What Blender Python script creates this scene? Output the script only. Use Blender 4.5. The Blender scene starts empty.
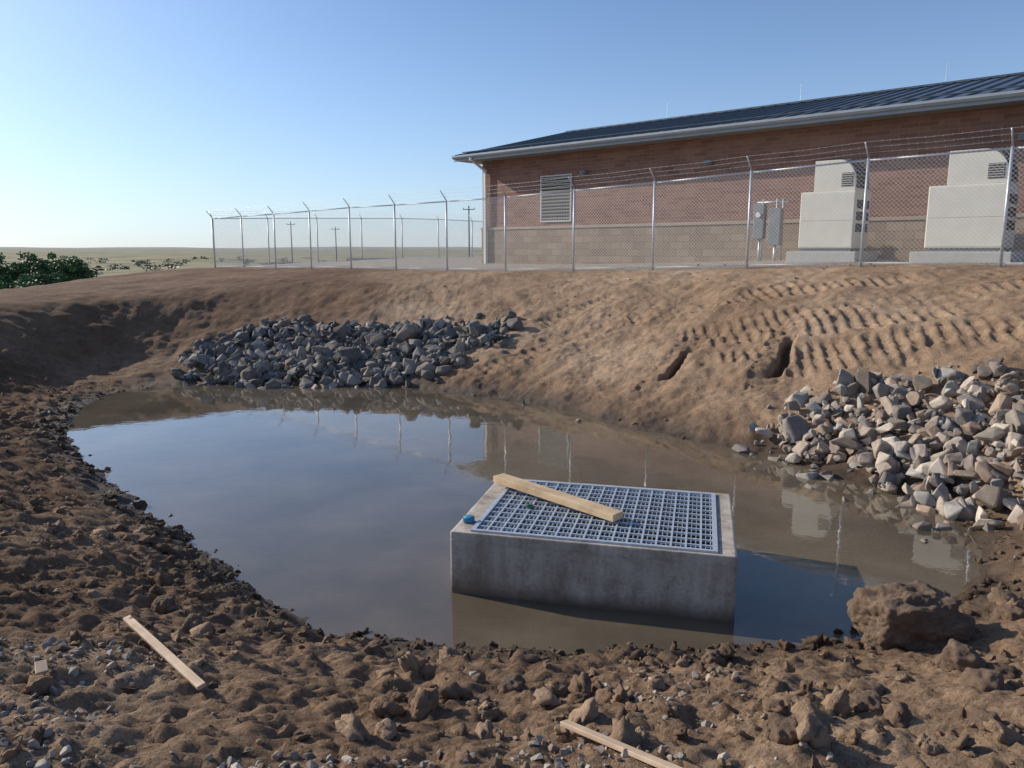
import bpy, bmesh, math, random
import numpy as np
from mathutils import Vector, Matrix, noise as mnoise

random.seed(7); rng = np.random.default_rng(7)
scene = bpy.context.scene
COL = scene.collection

# ------------------------------------------------------------------ world
SUN_AZ, SUN_EL = math.radians(-66), math.radians(25)
S = Vector((math.sin(SUN_AZ)*math.cos(SUN_EL), math.cos(SUN_AZ)*math.cos(SUN_EL), math.sin(SUN_EL)))
world = bpy.data.worlds.new("World"); scene.world = world
world.use_nodes = True
wn = world.node_tree.nodes; wl = world.node_tree.links
wn.clear()
wo = wn.new("ShaderNodeOutputWorld"); bg = wn.new("ShaderNodeBackground")
sky = wn.new("ShaderNodeTexSky"); sky.sky_type = 'NISHITA'; sky.sun_disc = False
sky.sun_elevation = SUN_EL; sky.sun_rotation = SUN_AZ
sky.altitude = 1500; sky.air_density = 1.0; sky.dust_density = 0.6; sky.ozone_density = 2.0
SKS = 0.14
bg.inputs[1].default_value = SKS
def wmath(op, a, b=None):
    m = wn.new("ShaderNodeMath"); m.operation = op
    for i, v in enumerate((a, b)):
        if v is None: continue
        if hasattr(v, "is_output"): wl.new(v, m.inputs[i])
        else: m.inputs[i].default_value = v
    return m.outputs[0]
tc = wn.new("ShaderNodeTexCoord")
sp = wn.new("ShaderNodeSeparateXYZ"); wl.new(tc.outputs["Generated"], sp.inputs[0])
tint = wn.new("ShaderNodeMix"); tint.data_type = 'RGBA'; tint.blend_type = 'MULTIPLY'; tint.inputs[0].default_value = 1
wl.new(sky.outputs[0], tint.inputs[6]); tint.inputs[7].default_value = (.88, .96, 1.07, 1)
hz = wmath('MULTIPLY', wmath('POWER', wmath('SUBTRACT', 1.0, wmath('MAXIMUM', sp.outputs[2], 0.0)), 8.0), .66)
mxh = wn.new("ShaderNodeMix"); mxh.data_type = 'RGBA'
wl.new(hz, mxh.inputs[0]); wl.new(tint.outputs[2], mxh.inputs[6]); mxh.inputs[7].default_value = (.52/SKS, .61/SKS, .77/SKS, 1)
dt = wn.new("ShaderNodeVectorMath"); dt.operation = 'DOT_PRODUCT'; wl.new(tc.outputs["Generated"], dt.inputs[0]); dt.inputs[1].default_value = S
gw = wmath('MULTIPLY', wmath('POWER', wmath('MAXIMUM', dt.outputs["Value"], 0.0), 7.0), 1.0)
add = wn.new("ShaderNodeMix"); add.data_type = 'RGBA'; add.blend_type = 'ADD'
wl.new(gw, add.inputs[0]); wl.new(mxh.outputs[2], add.inputs[6]); add.inputs[7].default_value = (.62/SKS, .60/SKS, .52/SKS, 1)
wl.new(add.outputs[2], bg.inputs[0]); wl.new(bg.outputs[0], wo.inputs[0])
scene.view_settings.view_transform = 'Standard'
scene.view_settings.look = 'None'
scene.view_settings.exposure = 0

sl = bpy.data.lights.new("sun", 'SUN'); sl.energy = 5.0; sl.angle = math.radians(0.53); sl.color = (1.0, 0.92, 0.79)
so = bpy.data.objects.new("sun", sl); COL.objects.link(so)
so.rotation_euler = (-S).to_track_quat('-Z', 'Y').to_euler(); so.location = (-60, 30, 40)

# ------------------------------------------------------------------ camera
cd = bpy.data.cameras.new("camera"); cam = bpy.data.objects.new("camera", cd); COL.objects.link(cam)
cam.location = (0, 0, 2.3); cam.rotation_euler = (math.radians(90-9.83), 0, 0)
cd.sensor_width = 36; cd.lens = 36*773/1024; cd.clip_start = 0.05; cd.clip_end = 9000
scene.camera = cam

# ------------------------------------------------------------------ noise
def vnoise(x, y, seed=0):
    xi = np.floor(x).astype(np.int64); yi = np.floor(y).astype(np.int64)
    xf = x-xi; yf = y-yi
    def h(a, b):
        n = (a*374761393 + b*668265263 + seed*982451653) & 0xffffffff
        n = ((n ^ (n >> 13))*1274126177) & 0xffffffff
        n = n ^ (n >> 16)
        return (n & 0xffff)/65535.0
    u = xf*xf*xf*(xf*(xf*6-15)+10); v = yf*yf*yf*(yf*(yf*6-15)+10)
    a = h(xi, yi); b = h(xi+1, yi); c = h(xi, yi+1); d = h(xi+1, yi+1)
    return (a*(1-u)+b*u)*(1-v)+(c*(1-u)+d*u)*v*1.0
def fbm(x, y, octv=4, seed=0, gain=0.5):
    t = np.zeros_like(x); amp = 1; tot = 0; c, s = math.cos(.7), math.sin(.7)
    for i in range(octv):
        t += amp*(vnoise(x, y, seed+i)-.5)*2; tot += amp; amp *= gain
        x, y = (x*c-y*s)*2.03+5.1, (x*s+y*c)*2.03+1.7
    return t/tot
def cellular(x, y, seed=0):
    """F1 distance and a per-cell random value (crumbly clod tops)."""
    xi = np.floor(x).astype(np.int64); yi = np.floor(y).astype(np.int64)
    best = np.full(x.shape, 9.0); val = np.zeros(x.shape)
    def h(a, b, k):
        n = (a*374761393 + b*668265263 + (seed+k)*982451653) & 0xffffffff
        n = ((n ^ (n >> 13))*1274126177) & 0xffffffff
        return ((n ^ (n >> 16)) & 0xffff)/65535.0
    for dx in (-1, 0, 1):
        for dy in (-1, 0, 1):
            cx = xi+dx; cy = yi+dy
            px = cx+h(cx, cy, 0); py = cy+h(cx, cy, 1)
            d = (x-px)**2+(y-py)**2
            m = d < best
            best = np.where(m, d, best); val = np.where(m, h(cx, cy, 2), val)
    return np.sqrt(best), val
def sstep(a, b, x):
    t = np.clip((x-a)/(b-a), 0, 1); return t*t*(3-2*t)

# ------------------------------------------------------------------ pond outline (metres)
pond = [(-5.92,10.1),(-6.5,11.8),(-6.3,12.7),(-5.29,13.3),(-3.67,13.17),(-2.28,13.05),(-1.18,12.5),(.12,11.68),
 (1.22,10.5),(2.06,9.35),(2.8,8.6),(3.33,7.6),(3.8,6.85),(3.86,6.15),(3.56,5.5),(2.86,4.84),(2.2,4.4),(1.44,4.18),
 (.62,4.12),(-.07,4.15),(-.66,4.24),(-1.31,4.44),(-1.87,5.0),(-2.59,5.92),(-3.5,6.8),(-4.59,8.13)]
def catmull(P, k=4):
    out = []; n = len(P)
    for i in range(n):
        p0, p1, p2, p3 = [np.array(P[(i+j-1) % n]) for j in range(4)]
        for q in range(k):
            t = q/k
            out.append(.5*((2*p1)+(-p0+p2)*t+(2*p0-5*p1+4*p2-p3)*t*t+(-p0+3*p1-3*p2+p3)*t**3))
    return np.array(out)
PO = catmull(pond)
def sdist(X, Y):
    d2 = np.full(X.shape, 1e18); inside = np.zeros(X.shape, bool)
    n = len(PO)
    for i in range(n):
        ax, ay = PO[i]; bx, by = PO[(i+1) % n]
        ex, ey = bx-ax, by-ay
        t = np.clip(((X-ax)*ex+(Y-ay)*ey)/(ex*ex+ey*ey+1e-12), 0, 1)
        d2 = np.minimum(d2, (X-ax-t*ex)**2+(Y-ay-t*ey)**2)
        c = ((ay > Y) != (by > Y))
        xin = ax+(Y-ay)/(by-ay+1e-12)*ex
        inside ^= c & (X < xin)
    d = np.sqrt(d2)
    return np.where(inside, -d, d)

def strip(X, Y, a, b, w, lug=.0165, sink=.024, spacing=.17, edge=.05, bow=.18):
    ax, ay = a; bx, by = b; L = math.hypot(bx-ax, by-ay); ux, uy = (bx-ax)/L, (by-ay)/L
    al = (X-ax)*ux+(Y-ay)*uy; ac = -(X-ax)*uy+(Y-ay)*ux
    ac = ac + bow*np.sin(al*.6)
    al = al + .05*fbm(X*2, Y*2, 2, 78)
    m = sstep(w/2+edge, w/2-.01, np.abs(ac))*sstep(-.1, .15, al)*sstep(L+.1, L-.15, al)
    lg = np.clip(np.sin(2*math.pi*(al+.25*ac)/spacing)*2.4-.4, -1, 1)
    brk = .2+.8*sstep(-.35, .3, fbm(X*1.1, Y*1.1, 3, 77))
    rim = sstep(.09, 0, np.abs(np.abs(ac)-w/2-.06))*sstep(0, .3, al)*sstep(L, L-.3, al)
    return (-sink*m+lug*lg*m + .010*rim)*brk

FA = np.array((6.15, 13.8)); FB = np.array((-11.2, 29.5))      # fence line
fdir = (FB-FA)/np.linalg.norm(FB-FA)
fout = np.array((-fdir[1], fdir[0]))
if fout[1] > 0: fout = -fout
SC = .75
BC = np.array((-1.3, 35.2))*SC; BANG = math.radians(-42.2)
bu = np.array((math.cos(BANG), math.sin(BANG))); bn = np.array((math.sin(BANG), -math.cos(BANG)))
TRACKS = [((2.7,12.3),(8.2,10.1),.44),((2.8,11.15),(7.6,8.9),.44),((3.0,11.75),(7.9,9.5),.40),((3.4,13.2),(9.0,10.9),.38),((1.2,13.9),(5,13.1),.34),
    ((-1.2,13.8),(1.9,15.2),.34),((-.6,12.9),(2.3,14.1),.34),
    ((-7.9,16.0),(-6.9,13.3),.36),((-8.9,15.6),(-7.9,12.8),.36),
    ((3.05,12.2),(2.0,10.6),.38),((4.25,11.6),(3.35,9.75),.38),((3.6,10.3),(6.6,8.9),.38)]
GASH = [((2.75,11.7),(2.2,11.0)),((4.02,11.0),(3.5,10.15))]
def gash(X, Y, a, b):
    ax, ay = a; bx, by = b; L = math.hypot(bx-ax, by-ay); ux, uy = (bx-ax)/L, (by-ay)/L
    al = (X-ax)*ux+(Y-ay)*uy; ac = -(X-ax)*uy+(Y-ay)*ux + .03*np.sin(al*7)
    wd = .045+.03*np.clip(al/L, 0, 1)
    return sstep(wd+.035, wd-.02, np.abs(ac))*sstep(-.06, .12, al)*sstep(L+.06, L-.06, al)

def terrain(X, Y, detail=True):
    X = np.asarray(X, float); Y = np.asarray(Y, float)
    d0 = sdist(X, Y)
    d = d0 + .16*fbm(X*1.3, Y*1.3, 3, 3) + .09*fbm(X*5, Y*5, 3, 9, .6)
    far = sstep(4, 11, Y)
    far = np.maximum(far, sstep(3.2, 6.5, X)*.8)
    T = np.clip(1.33+(X+10)*.044, 1.2, 2.06) + .032*np.clip(Y-18, 0, 12)*sstep(4,-6,X)
    T = .75*(1-far)+T*far
    Lf = 6.6-.8*sstep(-4, -9, X)-.5*sstep(2, 5, X)
    L = 3.0*(1-far)+Lf*far
    t = np.clip(d/L, 0, 1)
    prof = t*(1.5-.5*t*t)
    west = sstep(-5.0, -8, X)*far
    prof2 = .10*t+.90*sstep(.12, .68, t)
    prof = prof*(1-west)+prof2*west
    z = np.where(d > 0, T*prof, -.42*sstep(0, 2.4, -d)-.05*np.clip(-d/.3, 0, 1))
    e1 = -((X-FB[0])*.74+(Y-FB[1])*-.67)-1.0
    e2 = (-12.0-X)
    e = np.maximum(e1, e2)
    drop = np.clip(e, 0, None)
    fall = 4.5*(1-np.exp(-np.clip(drop-.5, 0, None)*.13/4.5))
    z = z - fall*sstep(0, 4, drop)
    far_d = np.hypot(X, Y)
    z = z + sstep(200, 1500, far_d)*(6*fbm(X/400, Y/400, 3, 21)+3.0)*sstep(0, 60, drop)
    z = z + sstep(1200, 3200, far_d)*np.clip(fbm(X/1100, Y/1100, 3, 25)+.35, 0, 2)*26
    wet_and_rut_shade = sstep(.55, .03, d + .25*fbm(X*2, Y*2, 3, 31))
    if detail:
        k = np.clip(d/.35+.25, .25, 1)
        near = sstep(60, 25, far_d)
        inyard = sstep(-.3, .3, -((X-FA[0])*fout[0]+(Y-FA[1])*fout[1]))
        rough = near*(1-.8*inyard)
        nearclod = sstep(7.5, 4.5, Y)*.85+sstep(-2.0, -4, X)*.9*sstep(14, 9, Y)+.13
        nearclod = np.clip(nearclod, 0, 1)*(1-.5*sstep(.8, 2.8, X))*(.65+.6*sstep(-.3,.3,fbm(X*.6,Y*.6,2,62)))
        z = z + rough*.06*fbm(X*.7, Y*.7, 3, 41)*np.where(d > 0, 1, .5)*k
        z = z + rough*.042*fbm(X*2.6, Y*2.6, 4, 51)*k
        kk = rough*nearclod*k*np.where(d > 0, 1, .25)
        wx = X+.06*fbm(X*6, Y*6, 2, 60); wy = Y+.06*fbm(X*6+9, Y*6, 2, 60)
        f1, cv = cellular(wx*7.0, wy*7.0, 5)
        z = z + kk*.060*np.clip(.60-f1, -.1, .6)*(cv > .45)*(.4+cv)
        f2, cv2 = cellular(wx*17, wy*17, 8)
        z = z + kk*.038*np.clip(.62-f2, -.1, .6)*(cv2 > .3)*(.4+cv2)
        z = z + kk*.055*fbm(X*8, Y*8, 5, 71, .7)
        rill = fbm(X*2.2+.4*Y, Y*.5, 3, 81)
        z = z - .06*np.clip(rill-.15, 0, 1)*sstep(.3, 1.5, d)*sstep(8, 5, d)*sstep(8, 10, Y)
        on = near*sstep(.2, .6, d)*(1-inyard)
        tr = np.zeros_like(z)
        for a, b, w in TRACKS:
            s_ = strip(X, Y, a, b, w); tr = np.where(np.abs(s_) > np.abs(tr), s_, tr)
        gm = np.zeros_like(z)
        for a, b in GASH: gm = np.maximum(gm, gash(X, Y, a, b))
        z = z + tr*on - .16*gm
        wet_and_rut_shade = np.maximum(wet_and_rut_shade, sstep(.25, .9, gm)*.9)  # shadow inside the ruts, painted as dark soil through the shore-wetness mask
    return z, d, wet_and_rut_shade

# ------------------------------------------------------------------ material helpers
def new_mat(name):
    m = bpy.data.materials.new(name); m.use_nodes = True
    nt = m.node_tree; b = nt.nodes["Principled BSDF"]
    return m, nt, b
def N(nt, typ, **kw):
    n = nt.nodes.new(typ)
    for k, v in kw.items(): setattr(n, k, v)
    return n
def ramp(nt, fac, stops):
    r = nt.nodes.new("ShaderNodeValToRGB"); e = r.color_ramp.elements
    e[0].position, e[0].color = stops[0][0], (*stops[0][1], 1)
    e[1].position, e[1].color = stops[-1][0], (*stops[-1][1], 1)
    for p, c in stops[1:-1]:
        q = e.new(p); q.color = (*c, 1)
    nt.links.new(fac, r.inputs[0]); return r.outputs[0]
def noise_t(nt, scale, detail=6, rough=.6, coord=None, dist=0):
    n = nt.nodes.new("ShaderNodeTexNoise"); n.inputs["Scale"].default_value = scale
    n.inputs["Detail"].default_value = detail; n.inputs["Roughness"].default_value = rough
    n.inputs["Distortion"].default_value = dist
    if coord is not None: nt.links.new(coord, n.inputs["Vector"])
    return n.outputs["Fac"]
def objco(nt):
    return nt.nodes.new("ShaderNodeTexCoord").outputs["Object"]
def mix(nt, fac, a, b, mode='MIX'):
    m = nt.nodes.new("ShaderNodeMix"); m.data_type = 'RGBA'; m.blend_type = mode
    for sock, v in ((m.inputs[0], fac), (m.inputs[6], a), (m.inputs[7], b)):
        if hasattr(v, "is_output"): nt.links.new(v, sock)
        elif isinstance(v, (int, float)): sock.default_value = v
        else: sock.default_value = (*v, 1)
    return m.outputs[2]
def bump(nt, h, strength, dist, prev=None):
    b = nt.nodes.new("ShaderNodeBump"); b.inputs["Strength"].default_value = strength
    b.inputs["Distance"].default_value = dist; nt.links.new(h, b.inputs["Height"])
    if prev is not None: nt.links.new(prev, b.inputs["Normal"])
    return b.outputs[0]
def math_n(nt, op, a, b=None):
    m = nt.nodes.new("ShaderNodeMath"); m.operation = op
    for i, v in enumerate((a, b)):
        if v is None: continue
        if hasattr(v, "is_output"): nt.links.new(v, m.inputs[i])
        else: m.inputs[i].default_value = v
    return m.outputs[0]
def attr(nt, name):
    a = nt.nodes.new("ShaderNodeAttribute"); a.attribute_name = name; return a

def simple(name, c1, c2, scale=8, rough=.7, metal=0, bmp=.2, bd=.01):
    m, nt, b = new_mat(name); co = objco(nt)
    f = noise_t(nt, scale, 6, .65, co)
    nt.links.new(ramp(nt, f, [(.3, c1), (.7, c2)]), b.inputs["Base Color"])
    b.inputs["Roughness"].default_value = rough; b.inputs["Metallic"].default_value = metal
    if bmp: nt.links.new(bump(nt, noise_t(nt, scale*6, 4, .6, co), bmp, bd), b.inputs["Normal"])
    return m

# dirt
M_dirt, nt, b = new_mat("dirt_ground")
co = objco(nt)
n1 = noise_t(nt, .45, 5, .6, co, .4); n2 = noise_t(nt, 5, 8, .7, co); n3 = noise_t(nt, 45, 5, .75, co)
dry = ramp(nt, n1, [(.3, (.31,.203,.128)), (.5, (.41,.277,.178)), (.72, (.53,.38,.26))])
dry = mix(nt, .8, dry, ramp(nt, n2, [(.28, (.50,.47,.45)), (.5, (.92,.92,.92)), (.72, (1.3,1.3,1.28))]), 'MULTIPLY')
dry = mix(nt, .8, dry, ramp(nt, n3, [(.32, (.38,.36,.34)), (.5, (.95,.95,.95)), (.68, (1.3,1.3,1.3))]), 'MULTIPLY')
dark = mix(nt, 1, dry, (.50,.44,.41), 'MULTIPLY')
a_dk = attr(nt, "damp"); c1 = mix(nt, a_dk.outputs["Fac"], dry, dark)
wet_and_shade_col = ramp(nt, n2, [(.3, (.055,.037,.025)), (.7, (.12,.083,.056))])
a_w = attr(nt, "wet_and_rut_shade"); c2 = mix(nt, a_w.outputs["Fac"], c1, wet_and_shade_col)  # wet soil along the shore, plus shade painted into the ruts
gcol = ramp(nt, noise_t(nt, .025, 7, .7, co), [(.35, (.15,.16,.07)), (.48, (.27,.24,.13)), (.62, (.42,.34,.22))])
gcol = mix(nt, .5, gcol, ramp(nt, noise_t(nt, .5, 6, .7, co), [(.3, (.5,.5,.5)), (.7, (1.2,1.2,1.2))]), 'MULTIPLY')
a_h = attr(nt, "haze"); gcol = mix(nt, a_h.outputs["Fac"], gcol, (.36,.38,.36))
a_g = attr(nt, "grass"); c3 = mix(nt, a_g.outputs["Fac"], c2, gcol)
vor = N(nt, "ShaderNodeTexVoronoi"); vor.inputs["Scale"].default_value = 14; nt.links.new(co, vor.inputs["Vector"])
grv = mix(nt, .6, (.36,.31,.26), vor.outputs["Color"], 'SOFT_LIGHT')
a_y = attr(nt, "yard"); c4 = mix(nt, a_y.outputs["Fac"], c3, grv)
nt.links.new(c4, b.inputs["Base Color"])
rr = nt.nodes.new("ShaderNodeMapRange"); nt.links.new(a_w.outputs["Fac"], rr.inputs[0])
rr.inputs[3].default_value = .95; rr.inputs[4].default_value = .5
nt.links.new(rr.outputs[0], b.inputs["Roughness"]); b.inputs["Specular IOR Level"].default_value = .2
bb = bump(nt, noise_t(nt, 9, 8, .75, co), .65, .045)
bb = bump(nt, n3, 1.0, .022, bb)
bb = bump(nt, noise_t(nt, 160, 4, .7, co), .6, .006, bb)
nt.links.new(bb, b.inputs["Normal"])

# ------------------------------------------------------------------ ground mesh
def axis(segs, ghi, glo, far_hi, far_lo):
    a = []
    for lo, hi, st in segs: a += list(np.arange(lo, hi-st*.4, st))
    x = a[-1]; s = segs[-1][2]
    while x < far_hi: s *= ghi; x += s; a.append(x)
    x = a[0]; s = segs[0][2]; pre = []
    while x > far_lo: s *= glo; x -= s; pre.append(x)
    return np.array(pre[::-1]+a)
xs = axis([(-7.2,-3.2,.040),(-3.2,3.2,.021),(3.2,7.8,.028)], 1.05, 1.04, 4500, -4500)
ys = axis([(1.7,5.0,.018),(5.0,8.6,.032),(8.6,14.2,.030)], 1.035, 1.15, 5500, -60)
GX, GY = np.meshgrid(xs, ys)
Z, D, W = terrain(GX, GY)
nx, ny = len(xs), len(ys); print("grid", nx, ny)
def np_mesh(name, V, F, mat, smooth=True, n=3):
    me = bpy.data.meshes.new(name)
    me.vertices.add(len(V)); me.vertices.foreach_set("co", np.ascontiguousarray(V, np.float32).ravel())
    me.loops.add(len(F)*n); me.loops.foreach_set("vertex_index", np.ascontiguousarray(F, np.int32).ravel())
    me.polygons.add(len(F))
    me.polygons.foreach_set("loop_start", np.arange(0, len(F)*n, n, dtype=np.int32))
    me.polygons.foreach_set("loop_total", np.full(len(F), n, np.int32))
    me.polygons.foreach_set("use_smooth", np.full(len(F), smooth, bool))
    me.update(calc_edges=True); me.validate()
    me.materials.append(mat)
    ob = bpy.data.objects.new(name, me); COL.objects.link(ob); return ob
V = np.stack([GX.ravel(), GY.ravel(), Z.ravel()], 1)
idx = np.arange(nx*ny).reshape(ny, nx)
F = np.stack([idx[:-1,:-1].ravel(), idx[:-1,1:].ravel(), idx[1:,1:].ravel(), idx[1:,:-1].ravel()], 1)
ground = np_mesh("ground", V, F, M_dirt, True, 4)
def setattr_f(me, name, arr):
    a = me.attributes.new(name, 'FLOAT', 'POINT'); a.data.foreach_set("value", np.ascontiguousarray(arr, np.float32).ravel())
setattr_f(ground.data, "wet_and_rut_shade", W)
e1 = -((GX-FB[0])*.74+(GY-FB[1])*-.67); e2 = -12.0-GX
grass = sstep(3, 9, np.maximum(e1, e2)+1.5*fbm(GX*.3, GY*.3, 3, 5))*sstep(8, 16, GY)
grass = np.maximum(grass, sstep(60, 90, np.hypot(GX, GY)))
setattr_f(ground.data, "grass", grass)
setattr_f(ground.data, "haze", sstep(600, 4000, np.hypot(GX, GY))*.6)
yard = sstep(-.1, .5, -((GX-FA[0])*fout[0]+(GY-FA[1])*fout[1])+.1*fbm(GX*2, GY*2, 2, 8))*(1-grass)
setattr_f(ground.data, "yard", yard)
damp = np.clip(sstep(-1.6, -4.2, GX)*.95+sstep(6.5, 4.6, GY+1.2*fbm(GX*.5, GY*.5, 2, 15)-.2*GX)*.5*sstep(3.2, .5, GX) + .4*fbm(GX*.6, GY*.6, 3, 16), 0, 1)
damp = np.maximum(damp, sstep(1.1, .2, D)*.6)
setattr_f(ground.data, "damp", damp)

# ------------------------------------------------------------------ water
M_water, nt, b = new_mat("pond_water"); nt.nodes.remove(b)
out = nt.nodes["Material Output"]; co = objco(nt)
lw = N(nt, "ShaderNodeFresnel"); lw.inputs[0].default_value = 1.42
gl = N(nt, "ShaderNodeBsdfGlossy"); gl.inputs["Roughness"].default_value = .02
gl.inputs["Color"].default_value = (1, .98, .95, 1)
tr = N(nt, "ShaderNodeBsdfTransparent"); tr.inputs[0].default_value = (.80,.66,.48,1)
df = N(nt, "ShaderNodeBsdfDiffuse")
nt.links.new(ramp(nt, noise_t(nt, .6, 5, .6, co, .5), [(.3, (.17,.133,.09)), (.7, (.27,.215,.15))]), df.inputs[0])
m1 = N(nt, "ShaderNodeMixShader")
nt.links.new(ramp(nt, noise_t(nt, .9, 4, .6, co), [(.3, (.40,.40,.40)), (.7, (.70,.70,.70))]), m1.inputs[0])
nt.links.new(tr.outputs[0], m1.inputs[1]); nt.links.new(df.outputs[0], m1.inputs[2])
m2 = N(nt, "ShaderNodeMixShader"); nt.links.new(math_n(nt, 'MINIMUM', math_n(nt, 'MULTIPLY', lw.outputs[0], 1.35), .95), m2.inputs[0])
nt.links.new(m1.outputs[0], m2.inputs[1]); nt.links.new(gl.outputs[0], m2.inputs[2])
bw = bump(nt, noise_t(nt, 3.0, 4, .55, co), .07, .02); nt.links.new(bw, gl.inputs["Normal"]); nt.links.new(bw, lw.inputs["Normal"])
nt.links.new(m2.outputs[0], out.inputs[0])
wv = np.array([(-7.6,3.6,0),(4.6,3.6,0),(4.6,14.2,0),(-7.6,14.2,0)])
water = np_mesh("pond_water", wv, np.array([[0,1,2,3]]), M_water, False, 4)

# ------------------------------------------------------------------ bmesh helpers
def mk(name, bm, mat, parent=None, smooth=False, bevel=0):
    me = bpy.data.meshes.new(name); bmesh.ops.recalc_face_normals(bm, faces=bm.faces); bm.to_mesh(me); bm.free()
    for m in (mat if isinstance(mat, (list, tuple)) else [mat]): me.materials.append(m)
    if smooth:
        for p in me.polygons: p.use_smooth = True
    o = bpy.data.objects.new(name, me); COL.objects.link(o)
    if parent: o.parent = parent
    if bevel:
        md = o.modifiers.new("bevel", 'BEVEL'); md.width = bevel; md.segments = 2; md.limit_method = 'ANGLE'
    return o
def empty(name, loc=(0,0,0), rz=0, s=1):
    e = bpy.data.objects.new(name, None); COL.objects.link(e); e.location = loc; e.rotation_euler = (0,0,rz); e.scale = (s,s,s); return e
def box(bm, x0, x1, y0, y1, z0, z1, M=None):
    vs = [bm.verts.new((x, y, z)) for z in (z0, z1) for x, y in ((x0,y0),(x1,y0),(x1,y1),(x0,y1))]
    if M is not None:
        for v in vs: v.co = M @ v.co
    for f in ((3,2,1,0),(4,5,6,7),(0,1,5,4),(1,2,6,5),(2,3,7,6),(3,0,4,7)):
        bm.faces.new([vs[i] for i in f])
    return vs
def cyl(bm, p1, p2, r1, r2=None, seg=8, cap=True):
    p1 = Vector(p1); p2 = Vector(p2); r2 = r1 if r2 is None else r2
    d = (p2-p1).normalized(); a = d.orthogonal().normalized(); c = d.cross(a)
    A = []; B = []
    for i in range(seg):
        t = 2*math.pi*i/seg; o = a*math.cos(t)+c*math.sin(t)
        A.append(bm.verts.new(p1+o*r1)); B.append(bm.verts.new(p2+o*r2))
    for i in range(seg):
        bm.faces.new([A[i], A[(i+1) % seg], B[(i+1) % seg], B[i]])
    if cap:
        bm.faces.new(A[::-1]); bm.faces.new(B)
def tz(x, y):
    z, _, _ = terrain(np.array([x]), np.array([y])); return float(z[0])

# ------------------------------------------------------------------ materials
M_galv = simple("galvanised_steel", (.42,.44,.46), (.6,.62,.64), 12, .45, .5, .1, .002)
def brickmat(name, c1, c2, mo, bwid, rh, ms, extra):
    m, nt, b = new_mat(name); co = objco(nt)
    sep = N(nt, "ShaderNodeSeparateXYZ"); nt.links.new(co, sep.inputs[0])
    cmb = N(nt, "ShaderNodeCombineXYZ")
    nt.links.new(math_n(nt, 'ADD', sep.outputs[0], sep.outputs[1]), cmb.inputs[0]); nt.links.new(sep.outputs[2], cmb.inputs[1])
    br = N(nt, "ShaderNodeTexBrick"); nt.links.new(cmb.outputs[0], br.inputs[0])
    br.inputs["Color1"].default_value = (*c1,1); br.inputs["Color2"].default_value = (*c2,1)
    br.inputs["Mortar"].default_value = (*mo,1); br.inputs["Scale"].default_value = 1
    br.inputs["Brick Width"].default_value = bwid; br.inputs["Row Height"].default_value = rh; br.inputs["Mortar Size"].default_value = ms
    c = mix(nt, .5, br.outputs[0], ramp(nt, noise_t(nt, .8, 5, .6, co), [(.3,(.7,.7,.7)),(.7,(1.2,1.2,1.2))]), 'MULTIPLY')
    nt.links.new(c, b.inputs["Base Color"]); b.inputs["Roughness"].default_value = .92
    nt.links.new(bump(nt, br.outputs["Fac"], -.4, .01, bump(nt, noise_t(nt, 20, 5, .7, co), extra, .02)), b.inputs["Normal"])
    return m
M_brickred = brickmat("brick_wall", (.30,.16,.115), (.21,.105,.078), (.28,.19,.148), .52, .135, .010, .1)
M_cmu = brickmat("block_wainscot", (.36,.275,.20), (.27,.20,.145), (.22,.17,.135), .53, .26, .012, .6)
M_roof = simple("metal_roof", (.085,.10,.12), (.115,.135,.16), 2, .4, .3, 0)
M_fascia = simple("fascia_metal", (.24,.27,.30), (.30,.33,.36), 2, .45, .1, 0)
M_soffit = simple("soffit", (.20,.19,.18), (.25,.24,.22), 4, .8, 0, 0)
M_white = simple("white_metal", (.62,.62,.58), (.72,.71,.67), 3, .5, 0, .03, .002)
M_hvac = simple("hvac_paint", (.62,.58,.49), (.70,.66,.57), 2.5, .5, 0, .03, .002)
M_dark = simple("dark_grille", (.02,.02,.022), (.05,.05,.05), 8, .6, 0, 0)
M_grey = simple("grey_enclosure", (.16,.17,.17), (.24,.25,.25), 5, .5, .1, 0)

# ------------------------------------------------------------------ building
bld = empty("brick_building", (BC[0], BC[1], 2.3*(1-SC)), BANG, SC)
LEN, DEP, ZB, ZW, ZS = 42, 14, 1.2, 3.25, 6.2
bm = bmesh.new(); box(bm, 0, LEN, 0, DEP, ZW, ZS)
RISE = 1.62
for x in (.0, LEN-.2):
    v = [bm.verts.new((x+a, y, z)) for a in (0, .2) for y, z in ((.0, ZS+.002), (DEP, ZS+.002), (DEP/2, ZS+RISE))]
    bm.faces.new(v[:3]); bm.faces.new(v[3:][::-1])
    for i in range(3): bm.faces.new([v[i], v[(i+1) % 3], v[3+(i+1) % 3], v[3+i]])
mk("brick_walls", bm, M_brickred, bld)
bm = bmesh.new(); box(bm, -.04, LEN+.04, -.04, DEP+.04, ZB, ZW-.08); mk("block_base", bm, M_cmu, bld)
bm = bmesh.new(); box(bm, -.07, LEN+.07, -.07, DEP+.07, ZW-.08, ZW+.03); mk("sill_course", bm, simple("sill_stone", (.34,.27,.21),(.40,.33,.26),4,.9), bld, bevel=.01)
OV, OG = .95, .8
sl_ = RISE/(DEP/2)
def roofz(y): return 6.56 + sl_*(min(y, DEP-y))
def prism(bm, x0, x1, y0, y1, d0, d1):
    v = []
    for xx in (x0, x1):
        for y in (y0, y1):
            for dz in (d0, d1): v.append(bm.verts.new((xx, y, roofz(y)+dz)))
    for f in ((0,2,6,4),(1,5,7,3),(0,4,5,1),(2,3,7,6),(0,1,3,2),(4,6,7,5)): bm.faces.new([v[i] for i in f])
bm = bmesh.new()
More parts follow.
